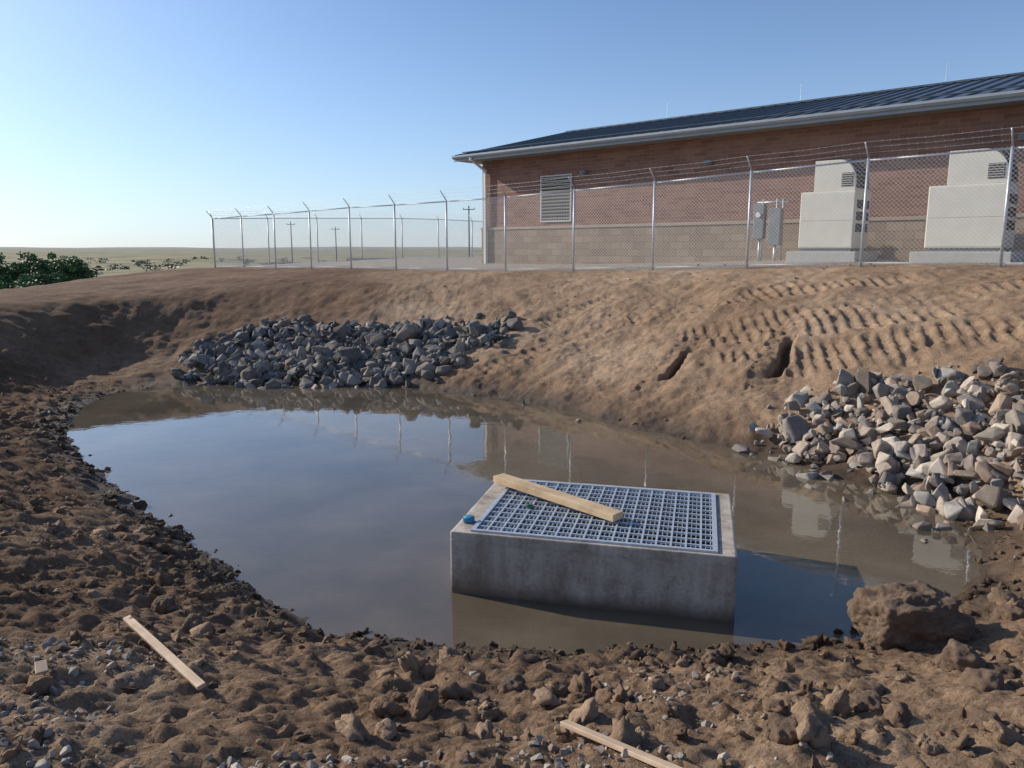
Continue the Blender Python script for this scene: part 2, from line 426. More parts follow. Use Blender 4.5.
for y0, y1 in ((-OV, DEP/2), (DEP/2, DEP+OV)): prism(bm, -OG, LEN+OG, y0, y1, -.06, 0)
mk("roof_sheets", bm, M_roof, bld)
bm = bmesh.new()
for i in range(int((LEN+2*OG)/.55)+1):
    x = -OG+.01+i*.55
    for y0, y1 in ((-OV, DEP/2), (DEP/2, DEP+OV)): prism(bm, x, x+.03, y0, y1, .003, .05)
box(bm, -OG, LEN+OG, DEP/2-.12, DEP/2+.12, roofz(DEP/2)-.0, roofz(DEP/2)+.07)
for yy in (-.45,):
    cyl(bm, (-OG, yy, roofz(yy)+.09), (LEN+OG, yy, roofz(yy)+.09), .02, seg=6)
mk("roof_seams", bm, M_roof, bld)
bm = bmesh.new()
box(bm, -OG+.02, LEN+OG-.02, -OV+.02, -.003, 6.13, 6.19); box(bm, -OG+.02, -.003, .0, DEP, 6.13, 6.19)
mk("soffit", bm, M_soffit, bld)
bm = bmesh.new()
box(bm, -OG, LEN+OG, -OV-.02, -OV+.015, 6.1, roofz(-OV)-.065)
for x in (-OG-.02, LEN+OG-.02):
    for y0, y1 in ((-OV+.02, DEP/2), (DEP/2, DEP+OV)): prism(bm, x, x+.035, y0, y1, -.25, -.062)
mk("fascia", bm, M_fascia, bld)
bm = bmesh.new()
prof = [(-OV-.025, 6.2), (-OV-.10, 6.2), (-OV-.15, 6.27), (-OV-.15, 6.34), (-OV-.135, 6.34), (-OV-.13, 6.28), (-OV-.09, 6.215), (-OV-.025, 6.215)]
A = [bm.verts.new((-OG, y, z)) for y, z in prof]; B = [bm.verts.new((LEN+OG, y, z)) for y, z in prof]
for i in range(len(prof)): bm.faces.new([A[i], A[(i+1) % len(prof)], B[(i+1) % len(prof)], B[i]])
bm.faces.new(A); bm.faces.new(B[::-1])
mk("gutter", bm, simple("gutter_metal", (.28,.31,.34),(.34,.37,.40),2,.4,.1,0), bld)
bm = bmesh.new()
box(bm, .22, .34, -.18, -.08, 1.7, 5.75)
cyl(bm, (.28, -.13, 5.72), (.28, -OV-.05, 6.12), .06); cyl(bm, (.28, -OV-.05, 6.08), (.28, -OV-.06, 6.22), .06)
mk("downspout", bm, M_white, bld)
bm = bmesh.new(); bm2 = bmesh.new()
for x0, z0, w, h in ((3.45, 3.5, 1.5, 1.75), (14.95, 4.0, .8, 1.0), (27, 3.5, 1.5, 1.75)):
    box(bm, x0-.06, x0, -.06, -.004, z0-.06, z0+h+.06); box(bm, x0+w, x0+w+.06, -.06, -.004, z0-.06, z0+h+.06)
    box(bm, x0, x0+w, -.06, -.004, z0-.06, z0); box(bm, x0, x0+w, -.06, -.004, z0+h, z0+h+.06)
    k = int(h/.13)
    for i in range(k):
        z = z0+(i+.5)*h/k
        M = Matrix.Translation((0, -.035, z)) @ Matrix.Rotation(math.radians(-42), 4, 'X')
        box(bm, x0+.001, x0+w-.001, -.05, .03, -.006, .006, M)
    box(bm2, x0, x0+w, -.012, -.003, z0, z0+h)
mk("wall_louvres", bm, simple("louvre_paint", (.5,.48,.44),(.56,.54,.5),4,.5,0,0), bld); mk("louvre_backing", bm2, M_dark, bld)
bm = bmesh.new()
for x in (5.5, 10.9, 20.2, 29): 
    box(bm, x, x+.26, -.2, -.004, 5.2, 5.38); box(bm, x+.05, x+.21, -.27, -.201, 5.24, 5.32)
mk("wall_lights", bm, M_grey, bld, bevel=.02)
bm = bmesh.new()
for x, y in ((16.5, 7), (21.3, 3.0), (11.2, 7), (26, 7), (5, 7)):
    cyl(bm, (x, y, roofz(y)), (x, y, roofz(y)+.75), .014, .006, 6)
mk("lightning_rods", bm, M_galv, bld)
bm = bmesh.new()
for x, y in ((13.5, 7.4),(14.2,7.4)):
    cyl(bm, (x, y, roofz(y)-.05), (x, y, roofz(y)+.25), .09, .09, 12)
mk("roof_vents", bm, M_roof, bld, smooth=False)

# ------------------------------------------------------------------ HVAC units
def local_empty(name, x, y, z):
    p = BC+(bu*x-bn*y)*SC
    return empty(name, (p[0], p[1], 2.3+(z-2.3)*SC), BANG, SC)
M_slab = simple("pad_concrete", (.40,.38,.34), (.5,.48,.44), 3, .9, 0, .2, .005)
for tu, kx, kz in ((16.15, .85, 1.08), (19.65, 1.0, 1.08)):
    e = local_empty("hvac_unit", tu, -2.6, 2.26); e.scale = (SC*kx, SC, SC*kz)
    bm = bmesh.new(); box(bm, -.9, .9, 0, 1.3, .08, 1.55)
    mk("lower_cabinet", bm, M_hvac, e, bevel=.03)
    bm = bmesh.new(); box(bm, -.84, .84, .05, 1.25, 0, .08); mk("base_rail", bm, M_grey, e)
    bm = bmesh.new()
    box(bm, -.87, .87, -.008, -.001, .80, 1.50); box(bm, -.87, .87, -.008, -.001, .12, .785)
    mk("access_panels", bm, M_hvac, e, bevel=.003)
    bm = bmesh.new()
    pts = [(-.5, 1.553), (-.5, 2.34)]
    R_ = .58
    for i in range(13):
        t = math.pi/2*i/12; pts.append((.85-R_+R_*math.sin(t), 2.34-R_+R_*math.cos(t)))
    pts.append((.85, 1.553))
    A = [bm.verts.new((x, .06, z)) for x, z in pts]; B = [bm.verts.new((x, 1.2, z)) for x, z in pts]
    for i in range(len(pts)): bm.faces.new([A[i], A[(i+1) % len(pts)], B[(i+1) % len(pts)], B[i]])
    bm.faces.new(A); bm.faces.new(B[::-1]); mk("upper_hood", bm, M_hvac, e, bevel=.012)
    bm = bmesh.new()
    Rg = R_+.012; cx, cz = .85-R_, 2.34-R_
    arc = [(cx+Rg*math.sin(math.pi/2*i/16), cz+Rg*math.cos(math.pi/2*i/16)) for i in range(3, 17)]+[(cx+Rg, cz-.05*k) for k in range(1, 4)]
    for i in range(len(arc)-1):
        (xa, za), (xb, zb) = arc[i], arc[i+1]
        v = [bm.verts.new(p) for p in ((xa,.12,za),(xb,.12,zb),(xb,1.14,zb),(xa,1.14,za))]; bm.faces.new(v)
    mk("intake_screen", bm, M_dark, e)
    bm = bmesh.new()
    for (xa, za) in arc[::2]: cyl(bm, (xa+.012, .12, za+.01), (xa+.012, 1.14, za+.01), .009, seg=5)
    mk("intake_bars", bm, M_grey, e)
    bm = bmesh.new(); bmd = bmesh.new()
    box(bmd, .40, .76, .048, .058, 1.66, 2.0)
    for q in range(6):
        z = 1.69+q*.055
        M = Matrix.Translation((0, .045, z)) @ Matrix.Rotation(math.radians(-40), 4, 'X')
        box(bm, .405, .755, -.022, .0, -.004, .004, M)
    mk("grille_backing", bmd, M_dark, e); mk("front_louvres", bm, M_hvac, e)
    bm = bmesh.new()
    for zz in (.5, .8, 1.1): box(bm, .902, .91, .15, 1.15, zz, zz+.22)
    mk("side_vents", bm, M_dark, e)
    bm = bmesh.new(); box(bm, -1.15, 1.15, -.3, 1.6, -.6, 0); mk("equipment_pad", bm, M_slab, e, bevel=.02)
e = local_empty("electrical_meter_rack", 13.75, -1.2, 2.1)
bm = bmesh.new(); box(bm, -.4, -.05, -.1, .12, .55, 1.65); box(bm, .1, .5, -.1, .15, .35, 1.5); mk("meter_boxes", bm, M_grey, e, bevel=.02)
bm = bmesh.new()
for x in (-.2, .25, .45): cyl(bm, (x, .17, -.3), (x, .17, 1.8), .03)
cyl(bm, (-.2, 0, -.3), (-.2, 0, .56), .035); cyl(bm, (.32, 0, -.3), (.32, 0, .36), .045); cyl(bm, (-.4, .17, 1.7), (.6, .17, 1.7), .025)
mk("conduits_and_posts", bm, M_galv, e, True)
bm = bmesh.new(); cyl(bm, (-.22, -.101, 1.3), (-.22, -.17, 1.3), .09, .08, 14); mk("meter_dial", bm, M_white, e)

# ------------------------------------------------------------------ chain link fence
M_link, nt, b = new_mat("chain_link_fabric")
out = nt.nodes["Material Output"]
uv = N(nt, "ShaderNodeUVMap"); sep = N(nt, "ShaderNodeSeparateXYZ"); nt.links.new(uv.outputs[0], sep.inputs[0])
P = .075
s1 = math_n(nt, 'FRACT', math_n(nt, 'DIVIDE', math_n(nt, 'ADD', sep.outputs[0], sep.outputs[1]), P))
s2 = math_n(nt, 'FRACT', math_n(nt, 'DIVIDE', math_n(nt, 'SUBTRACT', sep.outputs[0], sep.outputs[1]), P))
w = math_n(nt, 'MAXIMUM', math_n(nt, 'LESS_THAN', s1, .085), math_n(nt, 'LESS_THAN', s2, .085))
b.inputs["Base Color"].default_value = (.5,.51,.52,1); b.inputs["Metallic"].default_value = .2; b.inputs["Roughness"].default_value = .5
tp = N(nt, "ShaderNodeBsdfTransparent"); mx = N(nt, "ShaderNodeMixShader")
nt.links.new(w, mx.inputs[0]); nt.links.new(tp.outputs[0], mx.inputs[1]); nt.links.new(b.outputs[0], mx.inputs[2]); nt.links.new(mx.outputs[0], out.inputs[0])

def fence(A, B, n, outv, name="chain_link_fence", ext0=0, arms=True, H=1.84):
    A = np.array(A, float); B = np.array(B, float)
    e = empty(name)
    posts = bmesh.new(); rails = bmesh.new(); wires = bmesh.new(); fab = bmesh.new(); uvl = fab.loops.layers.uv.new("UVMap")
    step = (B-A)/n; prev = None
    sl = np.linalg.norm(step)
    for i in range(-ext0, n+1):
        p = A+step*i; z = tz(p[0], p[1])
        term = (i in (n, -ext0)); r = .036 if term else .026
        lean = random.uniform(-.012, .012)
        cyl(posts, (p[0], p[1], z-.2), (p[0]+lean, p[1]+lean, z+H), r)
        a0 = Vector((p[0], p[1], z+H))
        a1 = a0+Vector((outv[0]*.22, outv[1]*.22, .25))
        if arms: cyl(posts, a0, a1, .015, .012, 6)
        tips = [a0.lerp(a1, k) for k in (.35, .68, 1)]
        cur = (Vector((p[0], p[1], z)), tips, i*sl)
        if prev is not None:
            q, tq, uq = prev
            cyl(rails, q+Vector((0,0,H-.03)), cur[0]+Vector((0,0,H-.03)), .016)
            cyl(wires, q+Vector((0,0,.06)), cur[0]+Vector((0,0,.06)), .005, seg=5)
            if arms:
                for a_, b_ in zip(tq, tips):
                    mid = (a_+b_)/2-Vector((0,0,.015))
                    cyl(wires, a_, mid, .0025, seg=4, cap=False); cyl(wires, mid, b_, .0025, seg=4, cap=False)
                    for k in range(1, 16):
                        c = a_.lerp(b_, k/16)-Vector((0,0,.015*(1-abs(k/8-1))))
                        cyl(wires, c+Vector((.008,.008,.02)), c-Vector((.008,.008,.02)), .0022, seg=3, cap=False)
            o = Vector((outv[0], outv[1], 0))*.04
            vs = [fab.verts.new(v) for v in (q+o+Vector((0,0,.03)), cur[0]+o+Vector((0,0,.03)), cur[0]+o+Vector((0,0,H)), q+o+Vector((0,0,H)))]
            f = fab.faces.new(vs)
            for lp, uvv in zip(f.loops, ((uq,0),(cur[2],0),(cur[2],H),(uq,H))): lp[uvl].uv = uvv
        prev = cur
    mk("posts", posts, M_galv, e, True); mk("top_rail", rails, M_galv, e, True); mk("barbed_wire", wires, M_galv, e, True)
    me = bpy.data.meshes.new("mesh_fabric"); fab.to_mesh(me); fab.free(); me.materials.append(M_link)
    o = bpy.data.objects.new("mesh_fabric", me); COL.objects.link(o); o.parent = e
fence(FA, FB, 11, fout, ext0=4)
bd = np.array((.67, .742))
fence(FB, FB+bd*32, 14, (-.74, .67))

# ------------------------------------------------------------------ concrete inlet box
BXC = (.64, 5.36); BXA = math.radians(-13.8)
inlet = empty("concrete_inlet_box", (BXC[0], BXC[1], 0), BXA)
M_conc, nt, b = new_mat("cast_concrete"); co = objco(nt)
sep = N(nt, "ShaderNodeSeparateXYZ"); nt.links.new(co, sep.inputs[0])
base = ramp(nt, noise_t(nt, 1.8, 7, .65, co, .5), [(.3, (.32,.265,.21)), (.5, (.46,.40,.33)), (.7, (.60,.53,.45))])
base = mix(nt, .5, base, ramp(nt, noise_t(nt, 40, 4, .7, co), [(.3,(.6,.6,.6)),(.6,(1.1,1.1,1.1))]), 'MULTIPLY')
mp = N(nt, "ShaderNodeMapping"); mp.inputs["Scale"].default_value = (6, 6, .8); nt.links.new(co, mp.inputs[0])
base = mix(nt, .6, base, ramp(nt, noise_t(nt, 1.5, 5, .6, mp.outputs[0]), [(.35,(.5,.44,.38)),(.6,(1.05,1.05,1.05))]), 'MULTIPLY')
base = mix(nt, .45, base, ramp(nt, noise_t(nt, 7, 6, .75, co), [(.38,(.55,.46,.38)),(.5,(1,1,1))]), 'MULTIPLY')
zz = math_n(nt, 'ADD', sep.outputs[2], math_n(nt, 'MULTIPLY', noise_t(nt, 5, 4, .6, co), .12))
mr = N(nt, "ShaderNodeMapRange"); nt.links.new(zz, mr.inputs[0]); mr.inputs[1].default_value = .07; mr.inputs[2].default_value = .18; mr.inputs[3].default_value = 1; mr.inputs[4].default_value = 0
base = mix(nt, mr.outputs[0], base, (.14,.10,.07))
nt.links.new(base, b.inputs["Base Color"]); b.inputs["Roughness"].default_value = .85
nt.links.new(bump(nt, noise_t(nt, 30, 6, .7, co), .35, .008, bump(nt, noise_t(nt, 3, 3, .5, co), .3, .03)), b.inputs["Normal"])
hw, hd, zt = .932, .65, .437
xl, xr, yf, yb = -hw+.15, hw-.13, -hd+.04, hd-.075
def frame(bm, o, i, z0, z1):
    O = [(o[0],o[2]),(o[1],o[2]),(o[1],o[3]),(o[0],o[3])]; I = [(i[0],i[2]),(i[1],i[2]),(i[1],i[3]),(i[0],i[3])]
    ob, ot, ib, it = [[bm.verts.new((x, y, z)) for x, y in L] for L, z in ((O,z0),(O,z1),(I,z0),(I,z1))]
    for k in range(4):
        j = (k+1) % 4
        bm.faces.new([ob[k], ob[j], ot[j], ot[k]]); bm.faces.new([it[k], it[j], ib[j], ib[k]])
        bm.faces.new([ot[k], ot[j], it[j], it[k]]); bm.faces.new([ob[j], ob[k], ib[k], ib[j]])
bm = bmesh.new()
frame(bm, (-hw,hw,-hd,hd), (xl,xr,yf,yb), -.9, zt)
bx = mk("concrete_walls", bm, M_conc, inlet)
md = bx.modifiers.new("bevel", 'BEVEL'); md.width = .014; md.segments = 2
bm = bmesh.new(); box(bm, xl-.01, xr+.01, yf-.01, yb+.01, -.95, -.5); mk("pit_floor", bm, M_conc, inlet)
M_grate = simple("grate_galvanised", (.42,.46,.51), (.56,.61,.67), 20, .42, .3, .05, .001)
bm = bmesh.new()
frame(bm, (xl-.012, xr+.012, yf-.012, yb+.012), (xl+.018, xr-.018, yf+.016, yb-.018), zt-.03, zt+.014)
W_, D_ = xr-xl, yb-yf
nxb = 51
for i in range(1, nxb):
    x = xl+W_*i/nxb; t = .0022 if i % 3 else .0065
    box(bm, x-t, x+t, yf+.015, yb-.017, zt-.024, zt+(.000 if i % 3 else .009))
nyb = 12
for j in range(1, nyb):
    y = yf+D_*j/nyb
    box(bm, xl+.017, xr-.017, y-.0065, y+.0065, zt-.008, zt+.0075)
mk("steel_grate", bm, M_grate, inlet)
bm = bmesh.new()
box(bm, -hw+.002, hw-.002, -hd-.004, -hd+.01, zt-.062, zt-.058)
mk("form_seam", bm, M_conc, inlet)

# ------------------------------------------------------------------ timber
def wood(name, c1, c2):
    m, nt, b = new_mat(name); co = objco(nt)
    mp = N(nt, "ShaderNodeMapping"); mp.inputs["Scale"].default_value = (1.2, 26, 26); nt.links.new(co, mp.inputs[0])
    f = noise_t(nt, 1.6, 6, .6, mp.outputs[0], .6)
    c = ramp(nt, f, [(.3, c1), (.7, c2)])
    v = N(nt, "ShaderNodeTexVoronoi"); v.inputs["Scale"].default_value = 4; nt.links.new(co, v.inputs["Vector"])
    k = math_n(nt, 'LESS_THAN', v.outputs["Distance"], .09)
    c = mix(nt, k, c, (.16,.08,.04))
    c = mix(nt, .5, c, ramp(nt, noise_t(nt, 6, 4, .6, co), [(.35,(.55,.5,.45)),(.6,(1.1,1.1,1.1))]), 'MULTIPLY')
    nt.links.new(c, b.inputs["Base Color"]); b.inputs["Roughness"].default_value = .75
    nt.links.new(bump(nt, f, .3, .003), b.inputs["Normal"]); return m
M_wood = wood("pine_board", (.52,.36,.20), (.68,.50,.31))
M_stake = wood("stake_wood", (.44,.31,.21), (.60,.45,.32))
def board(name, p, q, w, t, mat, roll=0):
    p = Vector(p); q = Vector(q); L = (q-p).length; x = (q-p).normalized()
    y = Vector((0,0,1)).cross(x).normalized(); z = x.cross(y)
    R = Matrix((x, y, z)).transposed().to_4x4()
    bm = bmesh.new()
    box(bm, -L/2, L/2, -w/2, w/2, -t/2, t/2)
    o = mk(name, bm, mat, None, bevel=.003)
    o.matrix_world = Matrix.Translation((p+q)/2) @ R @ Matrix.Rotation(roll, 4, 'X')
    return o
board("wooden_plank", (-.11, 5.95, zt+.075), (.735, 5.11, zt+.046), .115, .052, M_wood)
def zs(x, y): return tz(x, y)
board("wooden_stake", (-1.90, 3.56, zs(-1.90,3.56)+.055), (-1.24, 2.84, zs(-1.24,2.84)+.05), .036, .018, M_stake, .2)
board("wooden_stake", (.19, 2.60, zs(.19,2.60)+.045), (.56, 2.14, zs(.56,2.14)+.045), .036, .018, M_stake, -.15)
board("wood_scrap", (-1.90, 2.88, zs(-1.90,2.88)+.03), (-1.86, 2.82, zs(-1.86,2.82)+.04), .045, .012, M_stake)
tealm = simple("blue_plastic", (.03,.20,.34), (.05,.28,.44), 10, .5, 0, 0)
e = empty("blue_cap", (-.30, 5.13, zt+.002), 0, 1.05)
bm = bmesh.new()
seg = 20; rings = []
for (r, z) in ((0.0001,.04),(.030,.04),(.036,.036),(.036,.0),(.031,.0),(.031,.032),(.0001,.032)):
    rings.append([bm.verts.new((r*math.cos(2*math.pi*i/seg), r*math.sin(2*math.pi*i/seg), z)) for i in range(seg)])
for a in range(6):
    for i in range(seg): bm.faces.new([rings[a][i], rings[a][(i+1)%seg], rings[a+1][(i+1)%seg], rings[a+1][i]])
mk("cap_shell", bm, tealm, e, True)
bm = bmesh.new()
for i in range(20):
    t = 2*math.pi*i/20; box(bm, .0355, .0385, -.002, .002, .003, .034, Matrix.Rotation(t, 4, 'Z'))
mk("cap_ribs", bm, tealm, e)
bm = bmesh.new(); bmesh.ops.create_icosphere(bm, subdivisions=3, radius=.026)
for v in bm.verts:
    v.co *= 1+.5*mnoise.noise(v.co*40); v.co.z *= .55; v.co.x *= 1.3
rag = mk("crumpled_rag", bm, simple("green_cloth", (.03,.10,.07), (.05,.16,.12), 20, .9), None, True); rag.location = (.13, 5.40, zt+.024)

# ------------------------------------------------------------------ rocks / clods
def hull_rock(seed, n=15):
    r = random.Random(seed); bm = bmesh.new()
    sx, sy, sz = r.uniform(.75,1.25), r.uniform(.55,.95), r.uniform(.4,.75)
    for i in range(n):
        v = Vector((r.gauss(0,1), r.gauss(0,1), r.gauss(0,1))).normalized()
        m = max(abs(v.x), abs(v.y), abs(v.z)); v = v*(.65+.35/m*.9)*r.uniform(.85,1.05)
        bm.verts.new((v.x*sx, v.y*sy, v.z*sz))
    bmesh.ops.convex_hull(bm, input=bm.verts)
    for v in [v for v in bm.verts if not v.link_faces]: bm.verts.remove(v)
    bmesh.ops.bevel(bm, geom=list(bm.edges), offset=.05, segments=1, affect='EDGES')
    bmesh.ops.triangulate(bm, faces=bm.faces)
    bm.verts.index_update()
    V = np.array([v.co[:] for v in bm.verts]); F = np.array([[v.index for v in f.verts] for f in bm.faces]); bm.free()
    return V/np.abs(V).max(), F
def clod(seed, sub=2, amp=.75):
    bm = bmesh.new(); bmesh.ops.create_icosphere(bm, subdivisions=sub, radius=1)
    off = Vector((seed*3.1, seed*1.7, seed*.9)); r = random.Random(seed)
    s = (r.uniform(.8,1.3), r.uniform(.6,1), r.uniform(.45,.75))
    for v in bm.verts:
        p = v.co.copy(); m = max(abs(p.x), abs(p.y), abs(p.z)); p = p*(.6+.4/m*.85)
        n = mnoise.noise(v.co*1.3+off)*amp+mnoise.noise(v.co*3.3+off)*amp*.6+r.uniform(-.09,.09)
        p *= (1+n); v.co = Vector((p.x*s[0], p.y*s[1], p.z*s[2]))
    bm.verts.index_update()
    V = np.array([v.co[:] for v in bm.verts]); F = np.array([[v.index for v in f.verts] for f in bm.faces]); bm.free()
    return V, F
ROCKS = [hull_rock(s, 9+s % 7) for s in range(18)]
CLODS = [clod(s) for s in range(14)]
BIGCLODS = [clod(s+40, 3, .6) for s in range(12)]
def scatter(name, tmpl, pos, size, cols, mat, smooth):
    Vs, Fs, Cs = [], [], []; off = 0
    for i in range(len(pos)):
        Vt, Ft = tmpl[rng.integers(len(tmpl))]
        q = rng.normal(size=4); q /= np.linalg.norm(q); a, b_, c, d = q
        if rng.random() < .5:
            q = np.array([a, b_*.25, c*.25, d]); q /= np.linalg.norm(q); a, b_, c, d = q
        R = np.array([[1-2*(c*c+d*d), 2*(b_*c-a*d), 2*(b_*d+a*c)],[2*(b_*c+a*d), 1-2*(b_*b_+d*d), 2*(c*d-a*b_)],[2*(b_*d-a*c), 2*(c*d+a*b_), 1-2*(b_*b_+c*c)]])
        Vs.append((Vt*size[i])@R.T+pos[i]); Fs.append(Ft+off); off += len(Vt)
        Cs.append(np.repeat([[*cols[i], 1]], len(Vt), 0))
    V = np.concatenate(Vs); F = np.concatenate(Fs); C = np.concatenate(Cs)
    o = np_mesh(name, V, F, mat, smooth, 3)
    ca = o.data.color_attributes.new("Col", 'FLOAT_COLOR', 'POINT'); ca.data.foreach_set("color", C.astype(np.float32).ravel())
    return o
def vc_mat(name, s1, s2, rough=.85, bs=.5):
    m, nt, b = new_mat(name); co = objco(nt)
    c = mix(nt, .7, attr(nt, "Col").outputs["Color"], ramp(nt, noise_t(nt, s1, 6, .7, co), [(.3,(.55,.53,.5)),(.7,(1.25,1.22,1.2))]), 'MULTIPLY')
    nt.links.new(c, b.inputs["Base Color"]); b.inputs["Roughness"].default_value = rough; b.inputs["Specular IOR Level"].default_value = .3
    nt.links.new(bump(nt, noise_t(nt, s2, 6, .7, co), bs, .02), b.inputs["Normal"]); return m
M_rock = vc_mat("riprap_rock", 9, 25)
M_clod = vc_mat("dirt_clod", 14, 60, .95, .9)
def inpoly(P, poly):
    x, y = P; c = False; n = len(poly)
    for i in range(n):
        (ax, ay), (bx_, by) = poly[i], poly[(i+1) % n]
        if (ay > y) != (by > y) and x < ax+(y-ay)/(by-ay)*(bx_-ax): c = not c
    return c
def riprap(name, poly, n, smin, smax, palette, lift, big=0, seed=1, pw=2.0, jit=.18):
    r = random.Random(seed); P = []
    xs_ = [p[0] for p in poly]; ys_ = [p[1] for p in poly]
    while len(P) < n:
        p = (r.uniform(min(xs_)-.4, max(xs_)+.4), r.uniform(min(ys_)-.4, max(ys_)+.4))
        if inpoly((p[0]+r.gauss(0,jit), p[1]+r.gauss(0,jit)), poly): P.append(p)
    P = np.array(P); z, _, _ = terrain(P[:,0], P[:,1])
    sz = np.array([smin+(smax-smin)*r.random()**pw for _ in P])
    if big: sz[:big] = smax*np.array([r.uniform(1.0,1.4) for _ in range(big)])
    inner = np.array([1.0 if inpoly((p[0]*1., p[1]), poly) else .2 for p in P])
    zo = np.array([r.uniform(-.03, lift) for _ in P])*inner
    pos = np.column_stack([P, z+zo+sz*.2])
    cols = []
    for _ in P:
        c = palette[r.randrange(len(palette))]; k = r.uniform(.6, 1.25); cols.append([min(v*k, .6) for v in c])
    return scatter(name, ROCKS, pos, sz, cols, M_rock, False)
poly1 = [(-5.5,13.25),(-6.0,13.9),(-5.9,14.8),(-5.2,15.5),(-4.3,15.7),(-3.2,15.3),(-2.1,15.3),(-1.0,14.9),(0.05,14.5),(-.1,14.1),(-.9,13.5),(-1.3,13.1),(-2.4,13.0),(-3.65,12.95)]
pal1 = [(.18,.165,.15),(.24,.215,.19),(.33,.29,.25),(.13,.12,.11),(.27,.22,.18),(.20,.19,.18)]
riprap("riprap_rocks", poly1, 1500, .045, .17, pal1, .06, 12, 3, 1.7)
poly2 = [(2.75,8.9),(3.4,9.1),(4.1,9.15),(5.0,8.5),(5.6,8.1),(7.5,7.5),(7.5,5.8),(5,4.9),(4.25,5.4),(3.8,6.6),(3.3,7.65)]
pal2 = [(.37,.30,.24),(.43,.36,.30),(.28,.25,.225),(.38,.28,.21),(.32,.30,.28),(.47,.41,.34),(.23,.19,.16)]
riprap("riprap_rocks", poly2, 1850, .03, .135, pal2, .12, 35, 5, 1.8)
pp = np.array([(.18,11.45,-.0),(-4.3,7.95,.0),(2.9,7.3,.0),(3.1,6.9,.0),(3.45,6.2,.0),(-3.0,6.5,.0),(.9,10.3,.0),(3.3,5.9,-.0)])
scatter("pond_stones", ROCKS, pp, np.array([.07,.05,.06,.05,.07,.04,.04,.05]), [(.22,.18,.15)]*8, M_rock, False)

def field(n, xr_, yr_, dens, smin, smax, pw, pal, name, tmpl, mat, smooth, sink=.2):
    X = rng.uniform(*xr_, n); Y = rng.uniform(*yr_, n)
    z, d, w = terrain(X, Y); keep = rng.random(n) < dens(X, Y, d)
    X, Y, z, w = X[keep], Y[keep], z[keep], w[keep]
    sz = smin+(smax-smin)*rng.random(len(X))**pw
    pal = np.array(pal); c = pal[rng.integers(len(pal), size=len(X))]*rng.uniform(.75, 1.2, (len(X), 1))
    c = c*(1-.6*w[:,None])
    print(name, len(X))
    return scatter(name, tmpl, np.column_stack([X, Y, z+sz*(.3-sink)]), sz, c, mat, smooth)
soil = [(.25,.163,.105),(.31,.21,.138),(.20,.13,.086),(.35,.245,.165)]
field(34000, (-5.5,5), (1.8,6.5), lambda X,Y,d: (d > -.08)*(.10+.4*sstep(.7,.1,d)+.6*sstep(0,.4,fbm(X*1.2,Y*1.2,2,90)))*(1-.6*sstep(1.2,2.6,X)), .004, .034, 5, soil, "dirt_clods", CLODS, M_clod, False)
field(9000, (-9,-2), (5,13), lambda X,Y,d: (d > -.06)*(.1+.4*sstep(.8,.1,d)+.4*sstep(0,.4,fbm(X*1.2,Y*1.2,2,91))), .01, .055, 4.0, soil, "dirt_clods", CLODS, M_clod, False)
field(5000, (-2,10), (8,18), lambda X,Y,d: (d > -.05)*(.03+.3*sstep(.5,.0,d)+.3*sstep(.2,.45,fbm(X*.8,Y*.8,2,92))), .008, .04, 4.5, [(.35,.24,.155),(.42,.295,.20)], "dirt_clods", CLODS, M_clod, False)
# larger, sparser clods in drifts
field(1500, (-4.5,3.5), (1.9,5.6), lambda X,Y,d: (d > .05)*(.06+.55*sstep(.05,.35,fbm(X*.9,Y*.9,2,97))), .025, .075, 2.4, soil, "dirt_clods", BIGCLODS, M_clod, True, .12)
grp = [(.36,.31,.26),(.30,.27,.24),(.43,.375,.32),(.34,.26,.20),(.22,.195,.175)]
field(9000, (-3.2,3), (1.8,3.3), lambda X,Y,d: sstep(.1,.45,fbm(X*1.1,Y*1.1,3,95)+.55*sstep(2.7,2.2,Y)-.2)*sstep(1.2,.1,X)*.85, .005, .028, 2.8, grp, "gravel", ROCKS, M_rock, False, .15)

M_big, nt, b = new_mat("clay_clod"); co = objco(nt)
c = ramp(nt, noise_t(nt, 5, 8, .7, co), [(.3,(.13,.083,.053)),(.5,(.21,.138,.09)),(.7,(.31,.21,.14))])
nt.links.new(c, b.inputs["Base Color"]); b.inputs["Roughness"].default_value = .95
nt.links.new(bump(nt, noise_t(nt, 22, 8, .75, co), 1, .03, bump(nt, noise_t(nt, 70, 4, .7, co), .7, .008)), b.inputs["Normal"])
def chunk(bm, c, r, seed, sub=5, sq=(1,.85,.8)):
    off = Vector((seed*7.3, seed*2.1, -seed))
    vs = bmesh.ops.create_icosphere(bm, subdivisions=sub, radius=1)["verts"]
    R = Matrix.Rotation(seed*1.7, 3, 'Z') @ Matrix.Rotation(.3*math.sin(seed*5), 3, 'X')
    for v in vs:
        q = v.co.copy(); m = max(abs(q.x), abs(q.y), abs(q.z)); p = q*(.6+.4/m*.9)
        dd = mnoise.voronoi(q*1.5+off)[0]; d3 = mnoise.voronoi(q*4+off)[0]
        n = .26*mnoise.noise(q*1.1+off)+.20*(dd[0]-.45)+.15*mnoise.noise(q*2.7+off)-.10*(d3[0]-.3)+.06*abs(mnoise.noise(q*5.5+off))+.05*mnoise.noise(q*11+off)+.03*mnoise.noise(q*24+off)
        p = p*(1+n); p = Vector((p.x*sq[0], p.y*sq[1], p.z*sq[2])); p = R @ p if sq[0] == 1 else p; v.co = Vector(c)+p*r
